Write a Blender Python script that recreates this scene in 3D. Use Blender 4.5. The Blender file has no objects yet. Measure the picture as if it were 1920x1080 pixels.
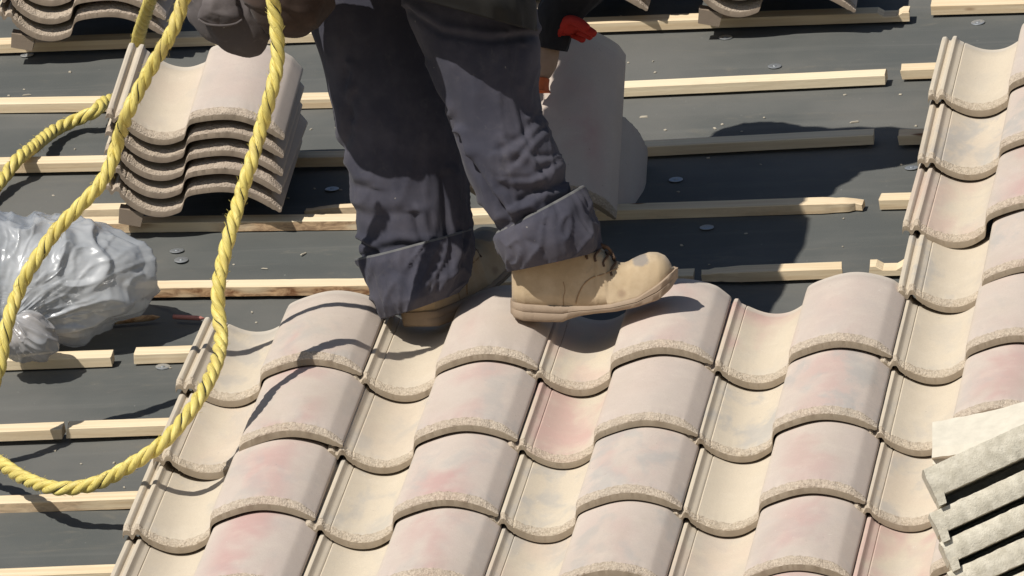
import bpy, bmesh, math, random
import numpy as np
from mathutils import Vector, Matrix, noise
random.seed(7)
R = math.radians
SC = bpy.context.scene
COL = SC.collection

# ------------------------------------------------------------------ camera
PITCH = R(18.0)                      # roof pitch
N0 = 0.10
YAW, PIT, ROLL = -0.113457, 0.0350718, -0.0385543
FPX = 21526.96
CAMD = 19.7418791
_cy, _sy, _cp, _sp = math.cos(YAW), math.sin(YAW), math.cos(PIT), math.sin(PIT)
FW = Vector((_sy * _cp, _cy * _cp, -_sp))
_r = Vector((_cy, -_sy, 0)); _u = _r.cross(FW)
CR = math.cos(ROLL) * _r + math.sin(ROLL) * _u
CU = -math.sin(ROLL) * _r + math.cos(ROLL) * _u
CAM = Vector((0.592667666, 0, 0.147017705)) - FW * CAMD
cam_d = bpy.data.cameras.new('camera'); cam = bpy.data.objects.new('camera', cam_d); COL.objects.link(cam)
cam_d.sensor_width = 36.0; cam_d.lens = FPX / 1920 * 36.0
cam_d.clip_start = 0.5; cam_d.clip_end = 2000
cam.matrix_world = Matrix(((CR.x, CU.x, -FW.x, CAM.x), (CR.y, CU.y, -FW.y, CAM.y), (CR.z, CU.z, -FW.z, CAM.z), (0, 0, 0, 1)))
SC.camera = cam

# ------------------------------------------------------------------ roof frame
MR = Matrix.Rotation(PITCH, 4, 'X')
RU = Vector((1, 0, 0)); RV = Vector((0, math.cos(PITCH), math.sin(PITCH))); RN = Vector((0, -math.sin(PITCH), math.cos(PITCH)))
def W(u, v, n): return MR @ Vector((u, v, n - N0))
def ray(px, py): return FW * FPX + CR * (px - 960) - CU * (py - 540)
def N(px, py, n):                    # point at height n above the underlay seen at that place
    d = ray(px, py); t = ((n - N0) - CAM.dot(RN)) / d.dot(RN); return CAM + d * t
def F(px, py, Y):                    # point on the upright plane y = Y
    d = ray(px, py); return CAM + d * ((Y - CAM.y) / d.y)
def UVN(p): return Vector((p.dot(RU), p.dot(RV), p.dot(RN) + N0))

# ------------------------------------------------------------------ light
SUNR = Vector((-0.46, -0.35, 1.0))   # towards the sun, in roof coordinates
SUN = (RU * SUNR.x + RV * SUNR.y + RN * SUNR.z).normalized()
elev = math.asin(SUN.z); azim = math.atan2(SUN.x, SUN.y)
w = bpy.data.worlds.new('World'); SC.world = w; w.use_nodes = True
nt = w.node_tree; bg = nt.nodes['Background']
sky = nt.nodes.new('ShaderNodeTexSky'); sky.sky_type = 'NISHITA'; sky.sun_disc = False
sky.sun_elevation = elev; sky.sun_rotation = azim
nt.links.new(sky.outputs[0], bg.inputs[0]); bg.inputs[1].default_value = 0.058
sl = bpy.data.lights.new('sun', 'SUN'); sl.energy = 4.6; sl.angle = R(0.5); sl.color = (1.0, 0.965, 0.90)
so = bpy.data.objects.new('sun', sl); COL.objects.link(so)
so.rotation_euler = SUN.to_track_quat('Z', 'Y').to_euler(); so.location = SUN * 20
SC.view_settings.view_transform = 'Standard'; SC.view_settings.look = 'None'
SC.view_settings.exposure = 0.10; SC.view_settings.gamma = 1.0

# ------------------------------------------------------------------ materials
class NB:
    def __init__(s, name, rough=0.8):
        s.m = bpy.data.materials.new(name); s.m.use_nodes = True; s.t = s.m.node_tree
        s.b = s.t.nodes['Principled BSDF']; s.b.inputs['Roughness'].default_value = rough
        s.b.inputs['Specular IOR Level'].default_value = 0.3
    def n(s, typ, **k):
        x = s.t.nodes.new(typ)
        for a, v in k.items(): setattr(x, a, v)
        return x
    def l(s, a, b): s.t.links.new(a, b)
    def noise(s, vec, scale, detail=4, rough=0.55, dist=0.0):
        x = s.n('ShaderNodeTexNoise'); x.inputs['Scale'].default_value = scale; x.inputs['Detail'].default_value = detail
        x.inputs['Roughness'].default_value = rough; x.inputs['Distortion'].default_value = dist
        s.l(vec, x.inputs['Vector']); return x.outputs['Fac']
    def rng(s, val, a, b, c=0.0, d=1.0):
        x = s.n('ShaderNodeMapRange'); x.interpolation_type = 'SMOOTHSTEP'
        for i, v in enumerate((a, b, c, d)): x.inputs[i + 1].default_value = v
        s.l(val, x.inputs[0]); return x.outputs[0]
    def mix(s, fac, a, b, mode='MIX'):
        x = s.n('ShaderNodeMix', data_type='RGBA', blend_type=mode)
        for i, v in ((0, fac), (6, a), (7, b)):
            if isinstance(v, (int, float)): x.inputs[i].default_value = v
            elif isinstance(v, tuple): x.inputs[i].default_value = (*v, 1)
            else: s.l(v, x.inputs[i])
        return x.outputs[2]
    def math(s, op, a, b=None):
        x = s.n('ShaderNodeMath', operation=op)
        for i, v in enumerate((a, b)):
            if v is None: continue
            if isinstance(v, (int, float)): x.inputs[i].default_value = v
            else: s.l(v, x.inputs[i])
        return x.outputs[0]
    def obj(s): 
        x = s.n('ShaderNodeTexCoord'); return x.outputs['Object']
    def shifted(s, vec):              # object coordinates shifted by the object's own random number
        oi = s.n('ShaderNodeObjectInfo'); m = s.math('MULTIPLY', oi.outputs['Random'], 37.0)
        cb = s.n('ShaderNodeCombineXYZ')
        for i in range(3): s.l(m, cb.inputs[i])
        v = s.n('ShaderNodeVectorMath', operation='ADD'); s.l(vec, v.inputs[0]); s.l(cb.outputs[0], v.inputs[1])
        return v.outputs[0], oi
    def scalev(s, vec, sc):
        v = s.n('ShaderNodeMapping'); v.inputs['Scale'].default_value = sc; s.l(vec, v.inputs['Vector']); return v.outputs[0]
    def bump(s, h, strength=0.3, dist=0.001):
        x = s.n('ShaderNodeBump'); x.inputs['Strength'].default_value = strength; x.inputs['Distance'].default_value = dist
        s.l(h, x.inputs['Height']); s.l(x.outputs[0], s.b.inputs['Normal'])
    def base(s, c):
        if isinstance(c, tuple): s.b.inputs['Base Color'].default_value = (*c, 1)
        else: s.l(c, s.b.inputs['Base Color'])

def tile_material(name, rough_zone=False):
    k = NB(name, 0.86)
    oc = k.obj(); v, oi = k.shifted(oc)
    sep = k.n('ShaderNodeSeparateXYZ'); k.l(oc, sep.inputs[0])
    osep = k.n('ShaderNodeSeparateColor'); k.l(oi.outputs['Color'], osep.inputs[0])
    blush, grey, pinkpan = osep.outputs[0], osep.outputs[1], osep.outputs[2]
    roll = k.rng(sep.outputs['X'], 0.128, 0.165)
    pan_c = (0.575, 0.495, 0.380); roll_c = (0.530, 0.447, 0.385)
    c = k.mix(roll, pan_c, roll_c)
    n1 = k.noise(v, 5.0, 3, 0.5)
    # pink blush on the roll, strongest along its crown
    crown = k.math('MULTIPLY', k.rng(sep.outputs['X'], 0.15, 0.21), k.rng(sep.outputs['X'], 0.30, 0.24))
    vl = k.scalev(v, (1.0, 0.42, 1.0))
    pm = k.math('MULTIPLY', k.math('MULTIPLY', k.rng(k.noise(vl, 9.0, 3, 0.5, 0.4), 0.40, 0.62), crown), blush)
    c = k.mix(pm, c, (0.49, 0.315, 0.285))
    pan = k.math('SUBTRACT', 1.0, roll)
    pp = k.math('MULTIPLY', k.math('MULTIPLY', k.rng(k.noise(vl, 10.0, 3, 0.5, 0.4), 0.38, 0.60), pan), pinkpan)
    c = k.mix(pp, c, (0.53, 0.355, 0.305))
    gm = k.math('MULTIPLY', k.rng(k.noise(vl, 15.0, 4, 0.6, 0.3), 0.48, 0.66), grey)
    c = k.mix(k.math('MULTIPLY', gm, 0.8), c, (0.385, 0.37, 0.345))
    lt = k.rng(k.noise(v, 22.0, 5, 0.6), 0.45, 0.8)
    c = k.mix(k.math('MULTIPLY', lt, 0.22), c, (0.68, 0.60, 0.49))
    # rub marks and pale scuffs
    sc = k.rng(k.noise(k.scalev(v, (60, 10, 40)), 1.0, 4, 0.7, 0.6), 0.68, 0.76)
    c = k.mix(k.math('MULTIPLY', sc, 0.35), c, (0.70, 0.65, 0.57))
    # darker sandy grain and pin holes
    fine = k.noise(v, 420.0, 3, 0.7)
    c = k.mix(k.math('MULTIPLY', k.rng(fine, 0.40, 0.72), 0.30), c, (0.38, 0.32, 0.255))
    hole = k.rng(k.noise(v, 150.0, 2, 0.5), 0.27, 0.22)
    dirt = k.rng(k.noise(vl, 4.0, 5, 0.7, 0.5), 0.42, 0.75)
    c = k.mix(k.math('MULTIPLY', dirt, 0.35), c, (0.40, 0.335, 0.265))
    wp = k.rng(k.noise(k.scalev(v, (38, 60, 40)), 1.0, 5, 0.75, 1.5), 0.66, 0.71)
    c = k.mix(k.math('MULTIPLY', wp, 0.5), c, (0.72, 0.68, 0.60))
    c = k.mix(k.math('MULTIPLY', hole, 0.5), c, (0.22, 0.18, 0.14))
    # head lap strip
    hd = k.rng(sep.outputs['Y'], 0.372, 0.376)
    c = k.mix(k.math('MULTIPLY', hd, 0.5), c, (0.56, 0.50, 0.42))
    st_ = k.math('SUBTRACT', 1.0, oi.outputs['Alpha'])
    if rough_zone:
        g = k.rng(k.noise(v, 260.0, 4, 0.8), 0.30, 0.66)
        gr = k.mix(g, (0.25, 0.195, 0.14), (0.56, 0.47, 0.36))
        gr = k.mix(k.math('MULTIPLY', k.rng(k.noise(v, 45, 3, 0.6), 0.4, 0.7), 0.5), gr, (0.33, 0.27, 0.20))
        c = k.mix(0.78, c, gr)
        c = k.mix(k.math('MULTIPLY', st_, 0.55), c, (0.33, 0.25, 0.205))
        vo = k.n('ShaderNodeTexVoronoi'); vo.inputs['Scale'].default_value = 330; k.l(v, vo.inputs['Vector'])
        h = k.math('ADD', k.noise(v, 300.0, 4, 0.75), vo.outputs['Distance'])
        k.base(c); k.bump(h, 0.7, 0.0018)
    else:
        h = k.math('ADD', k.math('MULTIPLY', k.noise(v, 500.0, 4, 0.7), 0.5), k.noise(v, 60.0, 4, 0.6))
        k.base(c); k.bump(h, 0.35, 0.0011)
    return k.m
M_TILE = tile_material('tile_slurry'); M_ROUGH = tile_material('tile_broken_cement', True)
def _raw():
    k = NB('tile_raw_cement', 0.9); v, oi = k.shifted(k.obj())
    c = k.mix(k.noise(v, 30, 4, 0.6), (0.215, 0.17, 0.12), (0.30, 0.245, 0.18)); 
    c = k.mix(k.math('MULTIPLY', k.rng(k.noise(v, 400, 3, 0.7), 0.4, 0.7), 0.25), c, (0.24, 0.185, 0.13))
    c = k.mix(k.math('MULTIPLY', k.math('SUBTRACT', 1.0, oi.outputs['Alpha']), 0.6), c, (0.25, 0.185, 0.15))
    k.base(c); k.bump(k.noise(v, 300, 4, 0.7), 0.4, 0.001); return k.m
M_RAW = _raw()

def wood_mat(name='pine'):
    k = NB(name, 0.72); v, oi = k.shifted(k.obj())
    g = k.noise(k.scalev(v, (3.0, 120, 120)), 1.0, 5, 0.6, 0.5)
    c = k.mix(k.rng(g, 0.3, 0.75), (0.76, 0.62, 0.42), (0.62, 0.46, 0.28))
    g2 = k.noise(k.scalev(v, (1.2, 8, 8)), 1.0, 2)
    c = k.mix(k.math('MULTIPLY', k.rng(g2, 0.4, 0.7), 0.5), c, (0.82, 0.72, 0.52))
    st = k.rng(k.noise(k.scalev(v, (5, 22, 22)), 1.0, 5, 0.7, 0.8), 0.55, 0.75)
    c = k.mix(k.math('MULTIPLY', st, 0.35), c, (0.48, 0.36, 0.23))
    kn = k.n('ShaderNodeTexVoronoi'); kn.inputs['Scale'].default_value = 1.0; k.l(k.scalev(v, (5, 16, 16)), kn.inputs['Vector'])
    c = k.mix(k.rng(kn.outputs['Distance'], 0.11, 0.05), c, (0.22, 0.11, 0.05))
    # torn, brown face where the object colour says so
    oi_s = k.n('ShaderNodeSeparateColor'); k.l(oi.outputs['Color'], oi_s.inputs[0])
    sep = k.n('ShaderNodeSeparateXYZ'); k.l(k.obj(), sep.inputs[0])
    face = k.math('MULTIPLY', k.rng(sep.outputs['Z'], 0.0155, 0.0135), oi_s.outputs[0])
    tn = k.noise(k.scalev(v, (28, 90, 90)), 1.0, 5, 0.7, 1.0)
    bk = k.mix(k.rng(tn, 0.35, 0.65), (0.20, 0.09, 0.04), (0.62, 0.40, 0.22))
    c = k.mix(k.math('MULTIPLY', face, k.rng(k.noise(k.scalev(v, (6, 20, 20)), 1.0, 2), 0.36, 0.5)), c, bk)
    k.base(c); k.bump(k.math('ADD', g, tn), 0.35, 0.0012); return k.m
M_WOOD = wood_mat()

def felt_mat():
    k = NB('felt', 0.78); v = k.obj()
    c = k.mix(k.rng(k.noise(v, 2.2, 4, 0.6), 0.35, 0.7), (0.090, 0.094, 0.088), (0.142, 0.138, 0.124))
    st = k.noise(k.scalev(v, (1.5, 30, 5)), 1.0, 5, 0.6, 0.4)
    c = k.mix(k.math('MULTIPLY', k.rng(st, 0.5, 0.75), 0.4), c, (0.155, 0.152, 0.138))
    du = k.rng(k.noise(k.scalev(v, (7, 18, 7)), 1.0, 7, 0.72, 1.2), 0.54, 0.74)
    c = k.mix(k.math('MULTIPLY', du, 0.6), c, (0.17, 0.155, 0.125))
    sp = k.rng(k.noise(v, 130, 2, 0.5), 0.755, 0.80)
    c = k.mix(k.math('MULTIPLY', sp, 0.7), c, (0.40, 0.38, 0.34))
    gr = k.noise(v, 700, 3, 0.7)
    c = k.mix(k.math('MULTIPLY', gr, 0.25), c, (0.05, 0.055, 0.055))
    k.base(c); k.bump(k.math('ADD', k.math('MULTIPLY', gr, 0.3), k.noise(k.scalev(v, (4, 22, 4)), 1.0, 5, 0.6)), 0.45, 0.004)
    return k.m
M_FELT = felt_mat()

def cloth_mat(name, c1, c2, dust=(0.12, 0.115, 0.115), dusta=0.3, weave=1400):
    k = NB(name, 0.92); v = k.obj()
    c = k.mix(k.rng(k.noise(v, 9, 5, 0.6), 0.35, 0.68), c1, c2)
    c = k.mix(k.math('MULTIPLY', k.rng(k.noise(v, 34, 5, 0.7, 0.8), 0.56, 0.78), dusta), c, dust)
    sp = k.rng(k.noise(v, 85, 2, 0.5), 0.765, 0.80)
    c = k.mix(k.math('MULTIPLY', sp, 0.6), c, (0.32, 0.29, 0.25))
    k.b.inputs['Sheen Weight'].default_value = 0.05; k.b.inputs['Sheen Roughness'].default_value = 0.5
    k.base(c); k.bump(k.math('ADD', k.noise(v, weave, 2, 0.6), k.math('MULTIPLY', k.noise(v, 45, 3, 0.5), 1.5)), 0.3, 0.0012); return k.m
M_DENIM = cloth_mat('navy_work_cloth', (0.036, 0.036, 0.051), (0.068, 0.064, 0.080))
M_DENIM_IN = cloth_mat('faded_cuff_cloth', (0.10, 0.10, 0.10), (0.15, 0.145, 0.14))
M_BLACK = cloth_mat('black_cloth', (0.012, 0.012, 0.014), (0.022, 0.022, 0.025), dusta=0.05)
M_LEATHER = cloth_mat('worn_leather', (0.085, 0.072, 0.070), (0.15, 0.13, 0.125), (0.24, 0.2, 0.18), 0.3, 500)
M_BROWNL = cloth_mat('brown_leather', (0.030, 0.018, 0.013), (0.055, 0.034, 0.025), (0.1, 0.07, 0.06), 0.3, 500)
def plain(name, c, rough=0.7, metal=0.0, bumps=0):
    k = NB(name, rough); v = k.obj(); k.b.inputs['Metallic'].default_value = metal
    k.base(k.mix(k.noise(v, 40, 4, 0.6), tuple(x * 0.8 for x in c), tuple(min(1, x * 1.2) for x in c)))
    if bumps: k.bump(k.noise(v, bumps, 3, 0.6), 0.4, 0.001)
    return k.m
M_RED = plain('red_glove_knit', (0.42, 0.03, 0.02), 0.85, bumps=900)
M_ORANGE = plain('orange_glove_latex', (0.55, 0.13, 0.04), 0.6, bumps=500)
M_TAN = plain('tan_glove_hide', (0.36, 0.25, 0.18), 0.8, bumps=500)
M_SKIN = plain('skin', (0.42, 0.25, 0.18), 0.55, bumps=500)
M_DARK = plain('dark_lace', (0.09, 0.055, 0.035), 0.8, bumps=800)
M_HAIR = plain('hair', (0.03, 0.02, 0.015), 0.6, bumps=600)
M_METAL = plain('galvanised_cap', (0.50, 0.52, 0.53), 0.38, 0.75, 300)
M_REDSTICK = plain('red_stick_paint', (0.42, 0.17, 0.14), 0.6)
def boot_mat():
    k = NB('tan_nubuck', 0.88); v = k.obj()
    c = k.mix(k.rng(k.noise(v, 14, 4, 0.6), 0.35, 0.7), (0.40, 0.30, 0.185), (0.50, 0.39, 0.26))
    c = k.mix(k.math('MULTIPLY', k.rng(k.noise(v, 55, 5, 0.7, 1), 0.55, 0.8), 0.4), c, (0.36, 0.24, 0.14))
    # grey scuff on the toe cap, darker collar
    vm = k.n('ShaderNodeVectorMath', operation='DISTANCE'); k.l(k.scalev(v, (1, 0.35, 1.4)), vm.inputs[0]); vm.inputs[1].default_value = (0.222, -0.006, 0.106 * 1.4)
    d = k.math('ADD', vm.outputs['Value'], k.math('MULTIPLY', k.noise(v, 90, 4, 0.7), 0.012))
    c = k.mix(k.rng(d, 0.024, 0.017), c, (0.26, 0.225, 0.19))
    vm2 = k.n('ShaderNodeVectorMath', operation='DISTANCE'); k.l(v, vm2.inputs[0]); vm2.inputs[1].default_value = (0.19, -0.05, 0.052)
    c = k.mix(k.math('MULTIPLY', k.rng(vm2.outputs['Value'], 0.012, 0.003), 0.5), c, (0.2, 0.12, 0.08))
    sep = k.n('ShaderNodeSeparateXYZ'); k.l(v, sep.inputs[0])
    k.b.inputs['Sheen Weight'].default_value = 0.1
    k.base(c); k.bump(k.math('ADD', k.noise(v, 600, 3, 0.7), k.math('MULTIPLY', k.noise(v, 40, 4, 0.6, 0.5), 1.6)), 0.35, 0.0016); return k.m
M_BOOT = boot_mat()
M_SEAM = plain('boot_thread', (0.30, 0.20, 0.11), 0.8)
M_SOLE = plain('crepe_sole', (0.30, 0.225, 0.16), 0.8, bumps=250)
def rope_mat():
    k = NB('yellow_poly_rope', 0.42); v = k.obj()
    at = k.n('ShaderNodeAttribute'); at.attribute_name = 'twist'
    f = k.n('ShaderNodeSeparateColor'); k.l(at.outputs['Color'], f.inputs[0])
    # fine filaments running along each strand
    m = k.math('MULTIPLY', f.outputs[0], 60.0)
    cb = k.n('ShaderNodeCombineXYZ'); k.l(m, cb.inputs[0]); k.l(k.math('MULTIPLY', f.outputs[1], 25.0), cb.inputs[1])
    fil = k.noise(cb.outputs[0], 1.0, 3, 0.6)
    c = k.mix(k.rng(fil, 0.3, 0.7), (0.50, 0.385, 0.07), (0.86, 0.73, 0.24))
    c = k.mix(k.math('MULTIPLY', k.rng(k.noise(v, 18, 4, 0.6), 0.5, 0.75), 0.55), c, (0.46, 0.33, 0.13))
    k.base(c); k.bump(fil, 0.7, 0.0012); k.b.inputs['Specular IOR Level'].default_value = 0.45; return k.m
M_ROPE = rope_mat()
M_TRACER = plain('dark_tracer_yarn', (0.03, 0.03, 0.02), 0.6)
def bag_mat():
    k = NB('grey_plastic_film', 0.26); v = k.obj()
    c = k.mix(k.rng(k.noise(v, 6, 4, 0.6, 0.8), 0.35, 0.7), (0.34, 0.355, 0.375), (0.52, 0.53, 0.54))
    c = k.mix(k.math('MULTIPLY', k.rng(k.noise(v, 3.5, 3, 0.5, 0.5), 0.52, 0.72), 0.7), c, (0.36, 0.31, 0.275))
    k.b.inputs['Coat Weight'].default_value = 0.35; k.b.inputs['Coat Roughness'].default_value = 0.12
    k.b.inputs['Specular IOR Level'].default_value = 0.6; k.b.inputs['Alpha'].default_value = 0.76
    k.base(c)
    h = k.math('ADD', k.noise(k.scalev(v, (6, 6, 15)), 1.0, 3, 0.5, 1.0), k.math('MULTIPLY', k.noise(v, 34, 3, 0.5, 1.0), 0.12))
    k.bump(h, 0.13, 0.006); return k.m
M_BAG = bag_mat()

# ------------------------------------------------------------------ object helpers
def tag(o, label=None, cat=None, group=None, kind=None):
    if label: o['label'] = label
    if cat: o['category'] = cat
    if group: o['group'] = group
    if kind: o['kind'] = kind
    return o
def mesh(name, verts, faces, mats, smooth=True, sharp=None, midx=None):
    me = bpy.data.meshes.new(name); me.from_pydata([tuple(v) for v in verts], [], faces)
    for m in (mats if isinstance(mats, (list, tuple)) else [mats]): me.materials.append(m)
    if midx is not None: me.polygons.foreach_set('material_index', midx)
    if smooth: me.polygons.foreach_set('use_smooth', [True] * len(me.polygons))
    me.update()
    if sharp: me.set_sharp_from_angle(angle=R(sharp))
    return me
WM = {}                               # world matrices of everything linked so far
def link(name, me, parent=None, mw=None):
    o = bpy.data.objects.new(name, me); COL.objects.link(o)
    WM[o.name] = mw if mw is not None else (WM[parent.name] if parent else Matrix())
    if parent:
        o.parent = parent; o.matrix_local = WM[parent.name].inverted() @ WM[o.name]
    elif mw is not None: o.matrix_world = mw
    return o
def empty(name, loc):
    o = bpy.data.objects.new(name, None); COL.objects.link(o); o.location = loc; o.empty_display_size = 0.1; WM[o.name] = Matrix.Translation(loc); return o
def recalc(me):
    bm = bmesh.new(); bm.from_mesh(me); bmesh.ops.recalc_face_normals(bm, faces=bm.faces[:]); bm.to_mesh(me); bm.free(); me.update()
def interp(xs, ys, x): return float(np.interp(x, xs, ys))
def crom(P, n):                       # Catmull-Rom through a list of vectors, n samples per span
    out = []; Q = [P[0] * 2 - P[1]] + list(P) + [P[-1] * 2 - P[-2]]
    for i in range(1, len(Q) - 2):
        for k in range(n):
            t = k / n; a, b, c, d = Q[i - 1], Q[i], Q[i + 1], Q[i + 2]
            out.append(0.5 * ((2 * b) + (c - a) * t + (2 * a - 5 * b + 4 * c - d) * t * t + (3 * b - a - 3 * c + d) * t ** 3))
    out.append(P[-1].copy()); return out
def loft(rings, cap=True):            # rings: lists of the same number of points
    vs = [p for r in rings for p in r]; m = len(rings[0]); fs = []
    for i in range(len(rings) - 1):
        for j in range(m):
            a = i * m + j; b = i * m + (j + 1) % m; fs.append((a, b, b + m, a + m))
    if cap:
        fs.append(tuple(range(m))[::-1]); fs.append(tuple(range((len(rings) - 1) * m, len(rings) * m)))
    return vs, fs
def frames(P):
    T = [(P[min(i + 1, len(P) - 1)] - P[max(i - 1, 0)]).normalized() for i in range(len(P))]
    n = T[0].orthogonal().normalized(); out = []
    for t in T:
        n = (n - t * n.dot(t)).normalized(); out.append((t, n, t.cross(n)))
    return out
def tube(P, rad, m=8):
    fr = frames(P); rings = []
    for i, (p, (t, n, b)) in enumerate(zip(P, fr)):
        r = rad(i / (len(P) - 1)) if callable(rad) else rad
        rings.append([p + (n * math.cos(2 * math.pi * j / m) + b * math.sin(2 * math.pi * j / m)) * r for j in range(m)])
    return loft(rings)
def join(parts):
    vs, fs = [], []
    for v, f in parts:
        o = len(vs); vs += list(v); fs += [tuple(i + o for i in q) for q in f]
    return vs, fs
def roofm(u, v, n, yaw=0, tilt=0, roll=0):
    return MR @ Matrix.Translation((u, v, n - N0)) @ Matrix.Rotation(yaw, 4, 'Z') @ Matrix.Rotation(tilt, 4, 'X') @ Matrix.Rotation(roll, 4, 'Y')
def fbm(p, o=3):
    s = 0; a = 1
    for _ in range(o): s += a * noise.noise(p); p = p * 2.03; a *= 0.5
    return s

# ------------------------------------------------------------------ setting: underlay on the roof deck, ground far below
def underlay_h(u, v):
    ph = (v - 0.21 + 0.012 * noise.noise(Vector((u * 0.8, v * 0.2, 3)))) / 0.72
    k = ph - math.floor(ph)
    n = -0.0055 * (k if k > 0.02 else 1 - k * 50)     # each sheet laps over the one below it
    n += -0.004 + 0.0050 * noise.noise(Vector((u * 1.6, v * 7, 0))) + 0.0032 * noise.noise(Vector((u * 0.9, v * 16, 5))) + 0.0025 * max(0, 1 - 5 * abs(noise.noise(Vector((u * 0.7 + v * .4, v * 5.5, 9)))))
    return n
def build_underlay():
    st = 0.03; us = np.arange(-4.0, 6.0, st); vs = np.arange(-4.0, 7.0, st)
    verts = []
    for v in vs:
        for u in us:
            n = underlay_h(u, v)
            verts.append(W(u, v, n - 0.002))
    nu = len(us); fs = [(j * nu + i, j * nu + i + 1, (j + 1) * nu + i + 1, (j + 1) * nu + i) for j in range(len(vs) - 1) for i in range(nu - 1)]
    o = link('roof_underlay', mesh('roof_underlay', verts, fs, M_FELT)); tag(o, 'dark grey roofing underlay sheets covering the pitched roof', kind='structure')
build_underlay()
g = mesh('ground', [(-400, -400, -4.2), (400, -400, -4.2), (400, 400, -4.2), (-400, 400, -4.2)], [(0, 1, 2, 3)], plain('dry_soil', (0.2, 0.17, 0.13), 0.9, bumps=4), smooth=False)
tag(link('ground', g), kind='structure')

# ------------------------------------------------------------------ roof tiles
T = 0.026; L = 0.40; E = 0.345; WD = 0.305; SL = T / E
def tile_profile():
    A = [(0, 22), (1.5, 27.5), (4, 29.5), (9, 29.5), (12, 27), (14, 22.5), (17, 21.5), (19, 24), (21.5, 29), (24, 30.5), (28.5, 30), (31, 26.5), (33, 22), (39, 18.5), (41.5, 17.2), (42.4, 15.2), (43.6, 15.2), (44.6, 16.0)]
    B = [(44.6, 16.0), (54, 11.2), (64, 6.6), (75, 2.8), (86, 0.6), (97, 0.0), (108, 0.8), (119, 3.4), (129, 7.6), (138, 12.8), (145, 18.0), (147.5, 27), (149, 40), (153, 47.5), (162, 53), (175, 58), (190, 62.8), (207, 67.3), (226, 70.2), (243, 70.4), (259, 68.4), (275, 64.8), (289, 60.4), (300, 56.0), (305, 53.0)]
    C = [(309, 49.6), (316, 43.6), (324, 36.3), (325.5, 34)]
    P = [Vector((a, b)) for a, b in B]; B2 = crom(P, 3)
    pts = [(a / 1000, b / 1000) for a, b in A[:-1]] + [(p.x / 1000, p.y / 1000) for p in B2] + [(a / 1000, b / 1000) for a, b in C]
    return pts
PROF = tile_profile()
def tbot(x): return interp([0, .032, .05, .300, .309, .315, .323, .3255], [.015, .016, .0212, .0212, .0185, .0140, .0105, .0050], x)
def make_tile_mesh(seed, length=L, worn=1.0):
    rnd = random.Random(seed); off = Vector((seed * 13.7, seed * 5.1, 0))
    P = PROF; m = len(P)
    warp = rnd.uniform(-0.0012, 0.0012)
    # finer columns for the broken nose
    xs = []
    for i in range(m - 1):
        k = max(1, int((P[i + 1][0] - P[i][0]) / 0.0022)) 
        for q in range(k):
            t = q / k; xs.append((P[i][0] * (1 - t) + P[i + 1][0] * t, P[i][1] * (1 - t) + P[i + 1][1] * t))
    xs.append(P[-1]); P = xs; m = len(P)
    # rows from head to nose : (y, drop, kind)
    rows = [(length, 0.0025), (length - 0.001, 0.0012), (length - 0.0215, 0.0008), (length - 0.0235, 0.0)]
    y = length - 0.06
    while y > 0.03: rows.append((y, 0.0)); y -= 0.035
    rows += [(0.018, 0.0), (0.0125, 0.0)]
    cham = [(0.0105, 0.0006), (0.0080, 0.0026), (0.0055, 0.0046), (0.0032, 0.0066), (0.0012, 0.0088), (0.0, 0.0112)]
    nsm = len(rows); rows += cham
    verts = []; 
    for r, (yy, dr) in enumerate(rows):
        for i, (x, h) in enumerate(P):
            z = T + h - (dr * min(1, tbot(x) / .0225) if r >= nsm else dr) + 0.0006 * noise.noise(Vector((x * 14, yy * 9, 0)) + off) + warp * math.sin(x * 9)
            dy = 0
            if r >= nsm - 1:
                q = Vector((x * 150, yy * 240, r * 0.7)) + off
                a = 0.0 if r == len(rows) - 1 else 1.0
                big = noise.noise(Vector((x * 45, 2.0, 0)) + off); ed = 0.35 if x > 0.303 else 1.0
                z += (0.0018 * noise.noise(q) + 0.0012 * noise.noise(q * 2.3)) * a * worn * ed
                dy = (0.0018 * noise.noise(q + Vector((9, 9, 9))) + 0.0028 * big) * (1.0 if r < len(rows) - 1 else 0.35) * worn * ed
            verts.append(Vector((x, yy + dy, z)))
    nr = len(rows); fs = []; mi = []
    for r in range(nr - 1):
        for i in range(m - 1):
            a = r * m + i; fs.append((a, a + m, a + m + 1, a + 1)); mi.append(1 if r >= nsm - 1 else 0)
    # underside : nose row, then rows back to the head
    brow = [0.0, 0.02, length * 0.5, length - 0.02, length]
    b0 = len(verts)
    for yy in brow:
        for i, (x, h) in enumerate(P):
            verts.append(Vector((x, yy, T + h - tbot(x) - (0.0005 if yy < 0.001 else 0))))
    top_n = (nr - 1) * m
    for i in range(m - 1):             # nose face
        fs.append((top_n + i, b0 + i, b0 + i + 1, top_n + i + 1)); mi.append(2)
    for k in range(len(brow) - 1):
        for i in range(m - 1):
            a = b0 + k * m + i; fs.append((a, a + m, a + m + 1, a + 1)); mi.append(2)
    bh = b0 + (len(brow) - 1) * m
    for i in range(m - 1): fs.append((i, i + 1, bh + i + 1, bh + i)); mi.append(2)   # head face
    for side in (0, m - 1):            # long edges
        tp = [r * m + side for r in range(nr)][::-1]; bt = [b0 + k * m + side for k in range(len(brow))]
        fs.append(tuple(tp + bt[::-1])); mi.append(0 if side else 2)
    me = mesh('concrete_tile', verts, fs, [M_TILE, M_ROUGH, M_RAW], True, None, mi)
    bm = bmesh.new(); bm.from_mesh(me); bmesh.ops.recalc_face_normals(bm, faces=bm.faces[:]); bm.to_mesh(me); bm.free()
    me.set_sharp_from_angle(angle=R(38)); return me
TM = [make_tile_mesh(s) for s in range(5)]
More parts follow.
